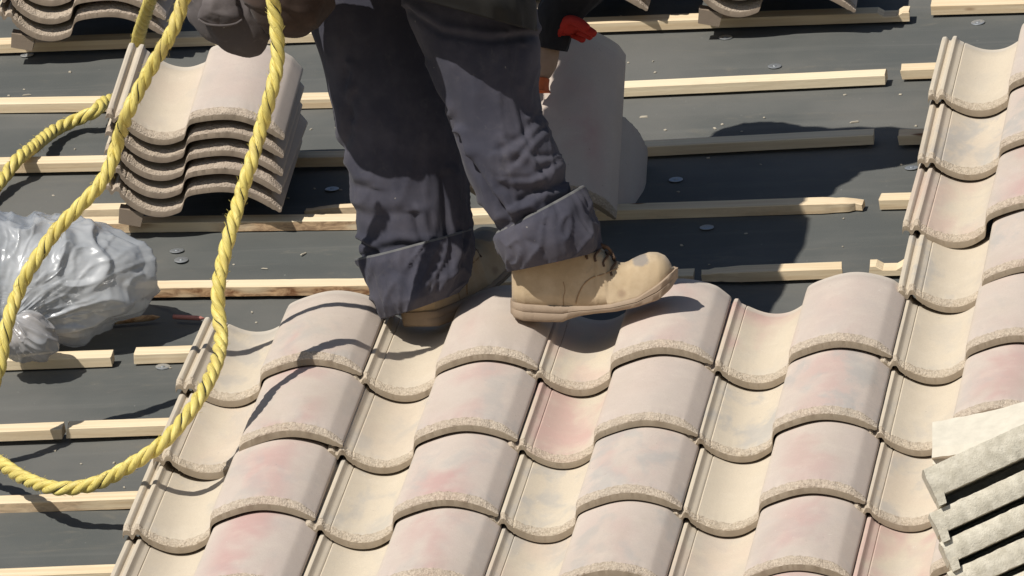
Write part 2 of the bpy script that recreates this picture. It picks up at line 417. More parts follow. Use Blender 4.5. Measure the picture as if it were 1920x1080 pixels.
def add_nib(me):                             # bottom tiles of a stack show the nib under the pan
    me = me.copy(); bm = bmesh.new(); bm.from_mesh(me)
    for x0, x1, y0, y1 in ((0.035, 0.078, 0.006, 0.035), (0.045, 0.15, 0.355, 0.385)):
        r = bmesh.ops.create_cube(bm, size=1.0)
        for v in r['verts']:
            v.co = Vector(((x0 + x1) / 2 + v.co.x * (x1 - x0) * (1 + .12 * v.co.z), (y0 + y1) / 2 + v.co.y * (y1 - y0), -0.008 + v.co.z * 0.028))
        for f in {f for v in r['verts'] for f in v.link_faces}: f.material_index = 2; f.smooth = False
    bm.to_mesh(me); bm.free(); return me
TM.append(add_nib(TM[1]))
def place_tile(mw, label, group, col, k=None, name='barrel_tile', al=1.0):
    o = link(name, TM[random.randrange(5) if k is None else k], None, mw)
    tag(o, label, 'tile', group); o.color = (*col, al); return o

COLN = ['left edge', 'second from left', 'third from left', 'fourth from left', 'fifth from left', 'far right']
ROWN = {-4: 'topmost tile of the stepped right-hand column', -3: 'second tile down the stepped right-hand column', -2: 'third tile down the stepped right-hand column',
        -1: 'lowest stepped tile just above the full top course'}
RN_ = {0: 'the top full course', 1: 'the second full course', 2: 'the third full course', 3: 'the bottom course cut by the frame', 4: 'the course below the frame'}
# blush on roll, grey cloud, pink pan   (row, column)
TC = {(0, 0): (.8, .7, .0), (0, 1): (.5, .1, .05), (0, 2): (.5, .4, .45), (0, 3): (.2, .2, .9), (0, 4): (.2, .3, 0),
      (1, 0): (1., .4, .15), (1, 1): (.6, .5, .1), (1, 2): (.1, .1, 1.0), (1, 3): (.6, .9, 0), (1, 4): (.8, .4, 0),
      (2, 0): (.8, .5, 0), (2, 1): (.9, .6, 0), (2, 2): (.9, .8, 0), (2, 3): (.6, .1, 0), (2, 4): (.5, .7, .1),
      (3, 0): (1., .3, 0), (3, 1): (.7, .3, 0), (3, 2): (.3, .7, .2), (3, 3): (.7, .3, .2), (3, 4): (.3, .2, .9),
      (-1, 4): (.7, .8, 0), (-2, 4): (.8, .3, .5), (-3, 4): (.4, .9, .1), (-4, 4): (.3, .2, 0)}
JIT = {(0, 0): (.0007, .0023, 0), (1, 0): (.005, 0, .2), (2, 0): (-.004, .004, .5), (-1, 4): (.009, .004, .4), (-2, 4): (-.003, -.010, -.4), (-3, 4): (0.002, 0.0, 0.3), (-4, 4): (0, 0, 0)}
for row in range(-4, 5):
    for c in range(6):
        if row < 0 and c < 4: continue
        if c == 5 and row < -1: continue
        blush, grey, pp = TC.get((row, c), (random.random() * .7, random.random() * .5, 0))
        ju, jv, jy = JIT.get((row, c), (random.uniform(-.002, .002), random.uniform(-.003, .003), random.uniform(-.25, .25)))
        col_desc = 'pink-blushed' if max(blush, pp) > .65 else ('grey-clouded' if grey > .55 else 'plain cream')
        if pp > .6: col_desc = 'pink-panned'
        if row < 0 and c == 4: lab = f'{col_desc} cream barrel tile, {ROWN[row]}'
        else: lab = f'{col_desc} barrel tile laid {COLN[c]} in {RN_.get(row, "the course just above the full courses")}'
        place_tile(roofm(c * WD + ju, -row * E + jv, 0.020 + SL * L, R(jy), -math.atan(SL)), lab, 'tiles laid in courses on the roof', (blush, grey, pp), name='barrel_tile')

# ------------------------------------------------------------------ stacks of loose tiles
def stack(u, v, count, yaw, where, pitch=0.0345, base=0.060, rl=R(12.5), tl=-0.02, lean=(-0.004, 0.0), cols=None, word='loose'):
    names = {1: 'lone', 2: 'second', 3: 'third', 4: 'fourth', 5: 'fifth', 6: 'sixth', 7: 'seventh'}
    for i in range(count):
        b = count - 1 - i
        pos = 'topmost tile' if i == count - 1 else ('bottom tile' if i == 0 else f'{names[b + 1]} tile from the top')
        c = (cols or [(0.1, 0.15, 0)] * count)[i]
        j = random.Random(count * 31 + i + int(u * 100))
        k = count - 1 - i
        place_tile(roofm(u - k * lean[0] * -1 + j.uniform(-.002, .002), v + k * lean[1] + j.uniform(-.003, .003), base + i * pitch, yaw + R(j.uniform(-1.1, 1.1)), tl, rl + R(j.uniform(-.4, .4))),
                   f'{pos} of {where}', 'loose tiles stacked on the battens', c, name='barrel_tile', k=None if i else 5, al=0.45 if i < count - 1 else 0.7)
stack(-0.250, 1.030, 5, R(0.5), 'the stack behind the yellow rope', cols=[(0, 0, 0)] * 4 + [(.15, .25, .12)])
stack(-0.590, 2.045, 4, R(0.0), 'the stack in the upper left corner')
stack(0.722, 2.035, 4, R(0.5), 'the stack at the top edge right of the worker')
stack(0.325, 2.09, 4, R(0.2), 'the stack standing behind the worker')

# ------------------------------------------------------------------ battens
def batten(x0, y0, x1, y1, label, left='cut', right='cut', torn=0.0, n=0.0, dep=0.036, hgt=0.0165, dv=0.0):
    a = UVN(N(x0, y0, 0.0)); b = UVN(N(x1, y1, 0.0)); Lg = (b - a).length
    ang = math.atan2(b.y - a.y, b.x - a.x); rnd = random.Random(int(x0 * 3 + y0 * 7 + x1))
    K = max(6, int(Lg / 0.012)); rings = []; so = Vector((x0 * .1, y0 * .1, 0))
    for i in range(K + 1):
        t = i / K; x = t * Lg
        w_ = 0.0007 * noise.noise(Vector((x * 9, 1, 0)) + so); zz = 0.0005 * noise.noise(Vector((x * 7, 4, 0)) + so)
        bow = 0.002 * noise.noise(Vector((x * 1.3, 7, 0)) + so)
        d0, d1, h = bow + w_, dep + bow, hgt + zz
        e = 0.0012
        if torn: 
            d0 += torn * 0.0022 * abs(noise.noise(Vector((x * 60, 2, 0)) + so)); h -= 0.001 * torn * max(0, noise.noise(Vector((x * 45, 9, 0)) + so))
        cut0 = cut1 = 0
        for side, mode in ((0, left), (1, right)):
            q = x if side == 0 else Lg - x
            if mode == 'broken' and q < 0.07:
                s = 1 - q / 0.07
                h -= hgt * 0.55 * s * (0.6 + 0.5 * noise.noise(Vector((x * 120, 3, side)) + so)); d0 += dep * 0.45 * s * (0.7 + 0.5 * noise.noise(Vector((x * 90, 8, side)) + so))
            if mode == 'notch' and 0.018 < q < 0.055:
                h -= hgt * 0.45
        rings.append([Vector((x, d0, -0.002)), Vector((x, d0, h - e)), Vector((x, d0 + e, h)), Vector((x, d1 - e, h + 0.0004)), Vector((x, d1, h - e)), Vector((x, d1, -0.002))])
    for p in rings[0]: p.x += rnd.uniform(-.002, .002)
    sk = rnd.uniform(-.003, .003)
    for j, p in enumerate(rings[-1]): p.x += sk * (p.y / dep) + (rnd.uniform(-.0015, .0015))
    vs, fs = loft(rings); me = mesh('batten', vs, fs, M_WOOD, True); recalc(me); me.set_sharp_from_angle(angle=R(30))
    o = link('wooden_batten', me, None, MR @ Matrix.Translation((a.x, a.y + dv, a.z - N0 + n)) @ Matrix.Rotation(ang, 4, 'Z'))
    tag(o, label, 'batten', 'pine battens nailed across the roof'); o.color = (torn, 0, 0, 1)
    return o
batten(-60, 100, 1705, 38, 'long pale pine batten along the top, passing under the tile stacks, notched right end', right='notch')
batten(1745, 27, 1990, 20, 'short pine batten cut by the frame in the top right corner')
batten(-60, 211, 660, 200, 'pine batten passing behind the left tile stack, second row from top')
batten(1010, 187, 1660, 157, 'sunlit pine batten right of the worker with scratched front face')
batten(1690, 147, 1960, 138, 'pine batten running under the topmost tile of the right column')
batten(-60, 324, 700, 309, 'pine batten under the head of the rope-side tile stack')
batten(1000, 303, 1638, 269, 'shaded pine batten right of the worker, in his shadow')
batten(1685, 270, 1960, 262, 'short batten in shadow running under the second right-hand tile')
batten(60, 437, 668, 429, 'pine batten with torn brown face under the nose of the left stack', torn=0.8)
batten(700, 425, 1616, 396, 'mostly shaded batten behind the front leg with splintered sunlit tip', right='broken', torn=0.2)
batten(1650, 391, 1960, 384, 'short batten end beside the third right-hand tile')
batten(255, 556, 900, 548, 'pine batten right of the plastic bag with bark-brown torn face', torn=1.0)
batten(905, 546, 1300, 533, 'shaded batten piece behind the tan boot', torn=0.3)
batten(1314, 530, 1580, 520, 'sunlit batten piece with ragged ends right of the tan boot', left='broken')
batten(1630, 516, 1960, 508, 'split short batten end beside the fourth right-hand tile', right='cut', left='notch')
batten(-60, 695, 209, 685, 'pine batten with clean right end under the plastic bag')
batten(252, 681, 1990, 622, 'batten carrying the heads of the top full course of tiles')
batten(-60, 828, 117, 821, 'pine batten left of a narrow gap crossed by rope shadow')
batten(126, 820, 1990, 757, 'batten right of the narrow gap, running under the second course')
batten(-60, 963, 1990, 890, 'batten with cracked top below the rope loop, running under the third course', torn=0.5)
batten(-60, 1100, 1990, 1026, 'lowest pine batten, along the bottom of the frame')
batten(148, 416, 232, 414, 'short pine offcut lying behind the batten at the left stack', dep=0.03, hgt=0.024)
batten(572, 407, 668, 403, 'splintered pine strip lying on the torn batten beside the worker', left='broken', dep=0.018, hgt=0.016, n=0.0, torn=0.3)

# ------------------------------------------------------------------ cap nails and litter
def cap_mesh():
    rings = []; m = 24
    for r, z in ((0.0130, 0.0), (0.0130, 0.0009), (0.0118, 0.0016), (0.0085, 0.0011), (0.0060, 0.0019), (0.0035, 0.0010), (0.0034, 0.0024), (0.0010, 0.0028)):
        rings.append([Vector((r * math.cos(2 * math.pi * j / m), r * math.sin(2 * math.pi * j / m), z)) for j in range(m)])
    vs, fs = loft(rings); me = mesh('cap', vs, fs, M_METAL); me.set_sharp_from_angle(angle=R(40)); return me
CAP = cap_mesh()
caps = [(1833, 33, 'round metal cap nail below the top right batten'), (1452, 117, 'bright round cap nail between the top two rows of battens'),
        (1360, 63, 'glinting cap nail tucked under the batten of the top right stack'), (1267, 331, 'cap nail lying in the worker\'s shadow'),
        (622, 348, 'cap nail in shadow between the left stack and the rear leg'), (331, 464, 'upper cap nail of the pair below the left stack'),
        (339, 477, 'lower cap nail of the pair below the left stack'), (1709, 307, 'cap nail beside the stepped right-hand tiles'),
        (50, 95, 'cap nail under the upper left stack'), (1108, 607, 'cap nail seen in the gap under the tan boot'),
        (305, 683, 'cap nail half under the short batten left of the tile field'), (498, 80, 'cap nail under the leather pouch'), (1325, 421, 'flat cap nail in shadow below the splintered batten')]
for i, (x, y, lab) in enumerate(caps):
    p = UVN(N(x, y, 0.002))
    o = link('cap_nail', CAP, None, roofm(p.x, p.y, underlay_h(p.x, p.y) - 0.0004, i, R(random.uniform(-3, 3)), R(random.uniform(-3, 3))))
    tag(o, lab, 'cap nail', 'round cap nails holding the underlay')
def stick(x0, y0, x1, y1, r, mat, label, name, n=0.004, cat='stick'):
    a, b = N(x0, y0, n), N(x1, y1, n); P = [a.lerp(b, t / 8) for t in range(9)]
    vs, fs = tube([p - a for p in P], lambda t: r * (1 if t < .85 else max(0.15, (1 - t) / .15)), 6)
    o = link(name, mesh(name, vs, fs, mat), None, Matrix.Translation(a)); tag(o, label, cat); return o
stick(325, 594, 384, 597, 0.0045, M_REDSTICK, 'reddish stick with dark tip lying in the shadow of the plastic bag', 'marking_stick')
stick(200, 604, 300, 594, 0.006, M_WOOD, 'pale wood splinter lying under the edge of the plastic bag', 'wood_splinter')

def crumbs():
    rnd = random.Random(5); V = []; Fc = []
    for i in range(170):
        u, v = rnd.uniform(-.7, 1.5), rnd.uniform(-.3, 2.3)
        L_ = rnd.uniform(.0015, .004) * (1 if rnd.random() < .85 else 2.6); w_ = rnd.uniform(.0012, .0032); h = rnd.uniform(.0008, .0022); a = rnd.uniform(0, 3.14)
        o = len(V); hb = underlay_h(u, v) - 0.0012
        for x, y, z in ((-1, -1, 0), (1, -1, 0), (1, 1, 0), (-1, 1, 0), (-.8, -.7, 1), (.7, -.8, 1), (.8, .6, 1), (-.6, .8, 1)):
            x *= L_ * rnd.uniform(.7, 1.1); y *= w_ * rnd.uniform(.7, 1.1)
            V.append(W(u + x * math.cos(a) - y * math.sin(a), v + x * math.sin(a) + y * math.cos(a), z * h + hb))
        Fc += [tuple(o + q for q in f) for f in ((0, 3, 2, 1), (4, 5, 6, 7), (0, 1, 5, 4), (1, 2, 6, 5), (2, 3, 7, 6), (3, 0, 4, 7))]
    o = link('debris', mesh('debris', V, Fc, M_CRUMB, smooth=False)); tag(o, 'cement crumbs and wood chips scattered over the dark underlay', 'debris', kind='stuff')
M_CRUMB = plain('pale_crumbs', (0.42, 0.37, 0.29), 0.9)
crumbs()

# ------------------------------------------------------------------ rake tile stack and broken trim tile, bottom right
def slab_mesh(seed, length, depth, th, leg):
    rnd = random.Random(seed); off = Vector((seed * 7.3, 1, 0)); K = 90; rings = []
    # cross section in (y, z): angled trim tile, plate with a down-turned leg on the far side; rough near edge
    for i in range(K + 1):
        x = length * i / K
        j = lambda s, a=0.0022: a * noise.noise(Vector((x * 70, s * 3.1, s)) + off) + a * .6 * noise.noise(Vector((x * 210, s * 3.1, s)) + off)
        rings.append([Vector((x, 0.002 + j(1), 0.001 + j(2, .0012))), Vector((x, 0.0005 + j(3), th * .35)), Vector((x, 0.001 + j(4), th * .7)), Vector((x, 0.005 + j(5, .0015), th + j(6, .001))),
                      Vector((x, 0.014, th)), Vector((x, depth * .5, th)), Vector((x, depth - .004, th)), Vector((x, depth, th - .004)), Vector((x, depth, 0.0)), Vector((x, depth * .5, 0.0)), Vector((x, 0.012, 0.0))])
    for k in (0, 1, K - 1, K):
        for q, p in enumerate(rings[k]): p.x += 0.003 * noise.noise(p * 120 + off) + (0.002 if k in (1,) else 0)
    vs, fs = loft(rings)
    mi = []
    m = 11
    for i in range(K):
        for j in range(m): mi.append(1 if j in (0, 1, 2, 3, 10) else 0)
    mi += [1, 1]
    # left leg: short upright return along x=0 end
    parts = [(vs, fs)]
    q = []
    for i in range(19):
        y = depth * i / 18
        jj = lambda s: 0.0018 * noise.noise(Vector((y * 90, s * 2.7, s + 5)) + off)
        q.append([Vector((0.0 + jj(1), y, -leg)), Vector((0.013 + jj(2), y, -leg + jj(5))), Vector((0.016 + jj(3), y, 0.004)), Vector((0.001 + jj(4), y, 0.006))])
    v2, f2 = loft(q); parts.append((v2, f2)); mi += [1] * len(f2)
    q = []                                    # down-turned back edge of the angle
    for i in range(12):
        x = length * i / 11
        q.append([Vector((x + .001, depth - .016, -0.019)), Vector((x + .001, depth - .001, -0.019)), Vector((x + .001, depth - .001, 0.003)), Vector((x + .001, depth - .016, 0.003))])
    v3, f3 = loft(q); parts.append((v3, f3)); mi += [1] * len(f3)
    V, Fc = join(parts)
    k = 0
    me = mesh('trim_tile', V, Fc, [M_TRIMTOP, M_ROUGHL], True, None, mi); recalc(me); me.set_sharp_from_angle(angle=R(45)); return me
def _roughl():
    k = NB('pale_rough_cement', 0.92); v, oi = k.shifted(k.obj())
    c = k.mix(k.rng(k.noise(v, 60, 5, 0.7), 0.3, 0.7), (0.50, 0.455, 0.36), (0.70, 0.645, 0.53))
    c = k.mix(k.math('MULTIPLY', k.rng(k.noise(v, 240, 4, 0.75), 0.5, 0.75), 0.55), c, (0.36, 0.32, 0.24))
    k.base(c); k.bump(k.noise(v, 260, 5, 0.75), 0.9, 0.002); return k.m
M_ROUGHL = _roughl()
M_TRIMTOP = plain('smooth_trim_cement', (0.60, 0.55, 0.45), 0.8, bumps=300)
p0 = F(1752, 935, -1.22)                     # left end of the topmost rough edge
pr = F(1920, 858, -1.22 + 0.02); X = (pr - p0).normalized()
toward = -FW
f_ = (toward * 1.0 + Vector((0, 0, 1)) * 0.08); f_ = (f_ - X * f_.dot(X)).normalized()   # rough edge faces here
Z = (-f_).cross(X) * -1
Y_ = -f_; Z = X.cross(Y_)
if Z.z < 0: Z = -Z; 
step = (F(1752, 935, -1.22) - F(1764, 990, -1.22))
step = Z * step.dot(Z) * 1.02
for i in range(7):
    org = F(1752 + 13 * i, 935 + (66 if i else 0) + 57 * (i - 1 if i else 0), -1.22) + X * random.uniform(-.004, .004)
    me = slab_mesh(i + 3, 0.42, 0.16, 0.038 if i else 0.050, 0.014)
    mw = Matrix(((X.x, Y_.x, Z.x, org.x), (X.y, Y_.y, Z.y, org.y), (X.z, Y_.z, Z.z, org.z), (0, 0, 0, 1)))
    o = link('trim_tile', me, None, mw)
    tag(o, ['topmost rough-edged trim tile of the leaning pile, lower right', 'rough-edged trim tile directly beneath the topmost of the leaning pile', 'middle rough-edged trim tile of the leaning pile, lower right',
            'fourth rough-edged trim tile down the leaning pile', 'fifth rough-edged trim tile down the leaning pile at the frame corner', 'sixth trim tile down the leaning pile, mostly below the frame', 'lowest trim tile of the leaning pile, below the frame'][i], 'trim tile', 'trim tiles leaning in a pile')

def trim_piece():                            # pale angled tile fragment lying above the pile
    Yb = -0.62
    P = lambda x, y, dy=0: F(x, y, Yb + dy)
    rows = []
    top = [(1748, 792, .10), (1800, 782, .10), (1860, 770, .10), (1925, 752, .10), (2010, 735, .1)]
    r1 = [(1748, 838, .0), (1800, 833, .0), (1860, 822, .0), (1925, 806, .0), (2010, 790, .0)]
    r2 = [(1747, 858, -.01), (1800, 852, -.012), (1860, 842, -.012), (1925, 826, -.012), (2010, 810, -.01)]
    r3 = [(1749, 864, .03), (1800, 880, .05), (1860, 874, .05), (1925, 860, .05), (2010, 846, .05)]
    rings = []
    for k in range(5):
        pts = [P(*q[k]) for q in (top, r1, r2, r3)]
        inner = [p + Vector((0, 0.012, -0.012)) for p in pts][::-1]
        rings.append(pts + inner)
    fine = []
    for a, b in zip(rings[:-1], rings[1:]):
        for t in range(10): fine.append([p.lerp(q, t / 10) + Vector((0, 0, 0.0015 * noise.noise(p.lerp(q, t / 10) * 60))) for p, q in zip(a, b)])
    fine.append(rings[-1])
    o0 = fine[0][0]; vs, fs = loft([[p - o0 for p in r] for r in fine]); me = mesh('trim_piece', vs, fs, M_TRIMTOP); recalc(me); me.set_sharp_from_angle(angle=R(25))
    o = link('broken_trim_tile', me, None, Matrix.Translation(o0)); tag(o, 'pale folded trim tile fragment lying above the leaning pile at the right edge', 'trim tile')
trim_piece()

# ------------------------------------------------------------------ ropes
def rope(name, pts, label, rad=0.0124, pitch=0.086, sub=14):
    P0 = [N(x, y, n) for x, y, n in pts]; P = crom(P0, sub)
    # resample evenly
    d = [0]
    for a, b in zip(P[:-1], P[1:]): d.append(d[-1] + (b - a).length)
    Lg = d[-1]; K = int(Lg / 0.0035); arr = np.array([[*p] for p in P]); s = np.linspace(0, Lg, K)
    Q = [Vector((float(np.interp(x, d, arr[:, 0])), float(np.interp(x, d, arr[:, 1])), float(np.interp(x, d, arr[:, 2])))) for x in s]
    Q = [q + Vector((0.0012 * noise.noise(Vector((x * 14, 1, 0))), 0, 0.0012 * noise.noise(Vector((x * 14, 8, 0))))) for q, x in zip(Q, s)]
    fr = frames(Q); base = Q[0].copy(); V, Fc, cols, mi = [], [], [], []
    sr = rad * 0.54; so = rad * 0.50; m = 10
    for k in range(3):
        rings = []
        for q, x, (t, n, b) in zip(Q, s, fr):
            a = -2 * math.pi * (x / pitch) + k * 2 * math.pi / 3 + 0.35 * noise.noise(Vector((x * 6, k, 0)))
            c = q + (n * math.cos(a) + b * math.sin(a)) * so
            rr = sr * (1 + 0.06 * noise.noise(Vector((x * 40, k * 3, 0))))
            rd = (n * math.cos(a) + b * math.sin(a)); tg = (-n * math.sin(a) + b * math.cos(a)) 
            rings.append([c - base + (rd * math.cos(2 * math.pi * j / m) * rr * 1.0 + tg * math.sin(2 * math.pi * j / m) * rr * 1.12) for j in range(m)])
            cols += [(j / m, x % 1.0, k / 3, 1) for j in range(m)]
        v, f = loft(rings); o = len(V); V += v; Fc += [tuple(i + o for i in q2) for q2 in f]; mi += [0] * len(f)
    rings = []                                # dark tracer yarn lying beside one strand, showing now and then
    for q, x, (t, n, b) in zip(Q, s, fr):
        a = -2 * math.pi * (x / pitch) + math.pi / 3 + 0.35 * noise.noise(Vector((x * 6, 0, 0)))
        out = rad * (0.66 + 0.30 * noise.noise(Vector((x * 38, 20, 0))))
        c = q + (n * math.cos(a) + b * math.sin(a)) * out
        rings.append([c - base + (n * math.cos(2 * math.pi * j / 5) + b * math.sin(2 * math.pi * j / 5)) * 0.0014 for j in range(5)]); cols += [(0, 0, 0, 1)] * 5
    v, f = loft(rings); o = len(V); V += v; Fc += [tuple(i + o for i in q2) for q2 in f]; mi += [1] * len(f)
    rnd = random.Random(len(V))
    for _ in range(int(Lg * 420)):             # loose fibres
        i = rnd.randrange(2, len(Q) - 8); t, n, b = fr[i]; a = rnd.uniform(0, 6.28); rd = n * math.cos(a) + b * math.sin(a); tg = -n * math.sin(a) + b * math.cos(a)
        p = Q[i] - base + rd * rad * .88; ln = rnd.uniform(.004, .011); d1 = (t * rnd.uniform(.5, 1) + tg * rnd.uniform(-.7, .7) + rd * rnd.uniform(.15, .5)).normalized()
        q1 = p + d1 * ln * .5; q2 = p + d1 * ln + rd * ln * rnd.uniform(-.15, .3)
        v, f = tube([p, q1, q2], .00028, 3); o = len(V); V += v; Fc += [tuple(j + o for j in q) for q in f]; mi += [0] * len(f); cols += [(.5, .5, 0, 1)] * len(v)
    me = mesh(name, V, Fc, [M_ROPE, M_TRACER], True, None, mi)
    ca = me.color_attributes.new('twist', 'FLOAT_COLOR', 'POINT'); ca.data.foreach_set('color', [c for q in cols for c in q])
    ob = link(name, me, None, Matrix.Translation(base)); tag(ob, label, 'rope'); return ob
rope('safety_rope', [(372, -90, .84), (345, 0, .75), (322, 60, .70), (292, 112, .65), (262, 165, .60), (240, 212, .56), (222, 262, .50), (206, 312, .46), (182, 352, .43), (148, 388, .40), (113, 424, .37), (84, 462, .34), (58, 502, .31), (35, 545, .27), (18, 590, .24), (7, 640, .20), (-2, 690, .16), (-22, 740, .12), (-52, 785, .085), (-72, 825, .07), (-55, 850, .065), (-25, 856, .065), (0, 868, .068), (45, 896, .07), (95, 914, .075), (150, 914, .08), (200, 897, .10), (252, 868, .13), (302, 833, .16), (342, 790, .185), (377, 740, .21), (402, 690, .23), (414, 640, .25), (410, 590, .28), (409, 540, .32), (418, 490, .355), (433, 430, .40), (450, 370, .44), (469, 310, .49), (490, 240, .54), (508, 175, .60), (520, 112, .65), (519, 55, .70), (512, 0, .75), (508, -90, .84)],
     'yellow twisted rope hanging in a long loop in front of the worker')
rope('tie_off_rope', [(300, -60, .34), (284, -5, .27), (270, 35, .20), (260, 70, .13), (256, 110, .05), (250, 160, .016), (225, 182, .014), (196, 192, .030), (178, 208, .034), (140, 226, .016), (100, 246, .014), (62, 276, .030), (32, 300, .036), (8, 332, .020), (-40, 385, .014), (-90, 440, .014)],
     'yellow twisted rope lying on the underlay and passing behind the left tile stack')

# ------------------------------------------------------------------ plastic bag
def inflate(name, px, cen, n_base, depth, mat, folds, parent=None, squash=True, res=(150, 90), origin=None, knot=None, Yc=None):
    """rounded body whose outline seen from the street follows the points px; depth = half thickness away from the viewer"""
    C0 = N(cen[0], cen[1], n_base) if Yc is None else F(cen[0], cen[1], Yc)
    s = (CAM - C0).length / FPX
    pol = [((x - cen[0]) * s, -(y - cen[1]) * s) for x, y in px]
    ang = np.array([math.atan2(b, a) for a, b in pol]); rad = np.array([math.hypot(a, b) for a, b in pol])
    o = np.argsort(ang); ang = ang[o]; rad = rad[o]
    ang = np.concatenate([ang - 2 * math.pi, ang, ang + 2 * math.pi]); rad = np.tile(rad, 3)
    A, B = res; verts = []
    for j in range(B + 1):
        phi = -math.pi / 2 + math.pi * j / B
        for i in range(A):
            th = -math.pi + 2 * math.pi * i / A
            r = float(np.interp(th, ang, rad))
            cx = math.copysign(abs(math.cos(phi)) ** 0.85, 1) * r; dz = math.sin(phi) * depth
            p = C0 + CR * (math.cos(th) * cx) + CU * (math.sin(th) * cx) - FW * dz
            p = p + (p - C0).normalized() * folds(th, phi, math.cos(th) * cx, math.sin(th) * cx)
            if squash:
                q = UVN(p)
                if q.z < 0.003: p = W(q.x, q.y, 0.003 + 0.0)
            verts.append(p)
    fs = [(j * A + i, j * A + (i + 1) % A, (j + 1) * A + (i + 1) % A, (j + 1) * A + i) for j in range(B) for i in range(A)]
    org = C0 if origin is None else origin
    me = mesh(name, [v - org for v in verts], fs, mat); 
    bm = bmesh.new(); bm.from_mesh(me); bmesh.ops.remove_doubles(bm, verts=bm.verts[:], dist=1e-6); bmesh.ops.recalc_face_normals(bm, faces=bm.faces[:]); bm.to_mesh(me); bm.free(); me.update()
    return me, org
def bag_folds(th, phi, x, y):
    # creases run out from the gathered neck at lower left and break up into crumples
    kx, ky = -0.075, -0.075
    a = math.atan2(y - ky, x - kx); d = math.hypot(x - kx, y - ky)
    wv = Vector((0.02 * noise.noise(Vector((x * 9, y * 9, phi))), 0.02 * noise.noise(Vector((x * 9, y * 9, phi + 7))), 0))
    P = Vector((x, y, phi * 0.06)) + wv
    q = noise.noise(Vector((a * 3.2, d * 5, phi * 1.3))); q3 = noise.noise(Vector((a * 9, d * 3.5 + 4, phi * 2.2)))
    big = noise.noise(P * 9 + Vector((0, 0, 11)))
    c1 = abs(noise.noise(P * 15 + Vector((3, 0, 0)))); c2 = abs(noise.noise(P * 33 + Vector((0, 5, 0)))); c3 = abs(noise.noise(P * 62))
    return (0.012 * max(0, 1 - abs(q) * 3.5) + 0.0030 * max(0, 1 - abs(q3) * 5) + 0.022 * big - 0.009 * min(c1, .35) + 0.006 - 0.007 * min(c2, .35) - 0.002 * c3) * (0.45 + 0.55 * math.cos(phi))
bagpx = [(283, 545), (281, 510), (268, 480), (238, 458), (205, 440), (180, 424), (150, 415), (122, 414), (95, 420), (72, 410), (45, 402), (10, 400), (-40, 402), (-110, 430), (-150, 500), (-150, 570), (-110, 630), (-40, 665), (20, 660), (60, 645), (110, 632), (145, 634), (175, 622), (220, 602), (262, 592), (278, 575)]
bag = empty('plastic_bag', W(-0.34, 0.52, 0.0)); tag(bag, 'crumpled grey translucent plastic bag lying on the battens at the left', 'bag')
bpy.context.view_layer.update()
me, org = inflate('bag_body', bagpx, (75, 540), 0.095, 0.135, M_BAG, bag_folds, origin=bag.location, res=(300, 180)); link('bag_body', me, bag)
knpx = [(106, 655), (104, 630), (92, 606), (66, 590), (40, 588), (15, 600), (-5, 630), (0, 655), (25, 668), (60, 672), (90, 668)]
def kn_folds(th, phi, x, y):
    a = math.atan2(y - 0.05, x + 0.06); d = math.hypot(x + .06, y - .05)
    q = noise.noise(Vector((a * 7, d * 9, phi))); return 0.006 * max(0, 1 - abs(q) * 3) + 0.005 * noise.noise(Vector((x * 40, y * 40, phi)))
me, org = inflate('bag_neck', knpx, (52, 632), 0.075, 0.045, M_BAG, kn_folds, origin=bag.location, res=(110, 60)); link('bag_neck', me, bag)

# ------------------------------------------------------------------ worker
YF, YR, YH = 0.150, 0.330, 0.27
man = empty('person', W(0.62, 0.22, 0.02)); tag(man, 'worker in dark navy trousers and tan work boots, bending forward while lifting a tile', 'person')
bpy.context.view_layer.update()
MO = man.location.copy()
def body():
    J = {}; vs = []; es = []; rd = []
    def v(p, r, par=None):
        vs.append(p - MO); rd.append(r)
        if par is not None: es.append((par, len(vs) - 1))
        return len(vs) - 1
    pel = v(F(735, -365, YH), 0.125)
    for (hip, knee, ank, toe) in (((775, -300, YH - .07), (915, 60, YF - .01), (1025, 470, YF + .02), (1130, 545, YF + .03)),
                                  ((690, -300, YH + .09), (745, 160, YR + .01), (800, 500, YR + .05), (835, 545, YR + .10))):
        h = v(F(*hip), 0.085, pel); k = v(F(*knee), 0.056, h); c = v((F(*knee) * .6 + F(*ank) * .4), 0.052, k); a = v(F(*ank), 0.036, c); v(F(*toe), 0.030, a)
    sp = v(F(790, -420, .48), 0.115, pel); ch = v(F(930, -455, .74), 0.115, sp); nk = v(F(975, -440, .90), 0.058, ch); hd = v(F(978, -370, .92), 0.085, nk); hd2 = v(F(968, -300, .90), 0.075, hd)
    s1 = v(F(1090, -465, .80), 0.060, ch); e1 = v(F(1235, -265, .92), 0.042, s1); w1 = v(F(1040, 30, .96), 0.030, e1); v(F(1030, 78, .96), 0.028, w1)
    s2 = v(F(785, -480, .76), 0.060, ch); e2 = v(F(700, -280, .78), 0.042, s2); w2 = v(F(790, -80, .76), 0.028, e2)
    me = bpy.data.meshes.new('body'); me.from_pydata([tuple(p) for p in vs], es, []); me.materials.append(M_SKIN)
    o = link('body', me, man)
    sk = o.modifiers.new('skin', 'SKIN'); sk.use_smooth_shade = True
    for i, dta in enumerate(me.skin_vertices[0].data): dta.radius = (rd[i], rd[i]); dta.use_root = (i == 0)
    ss = o.modifiers.new('sub', 'SUBSURF'); ss.levels = 2; ss.render_levels = 2
    return o
body()

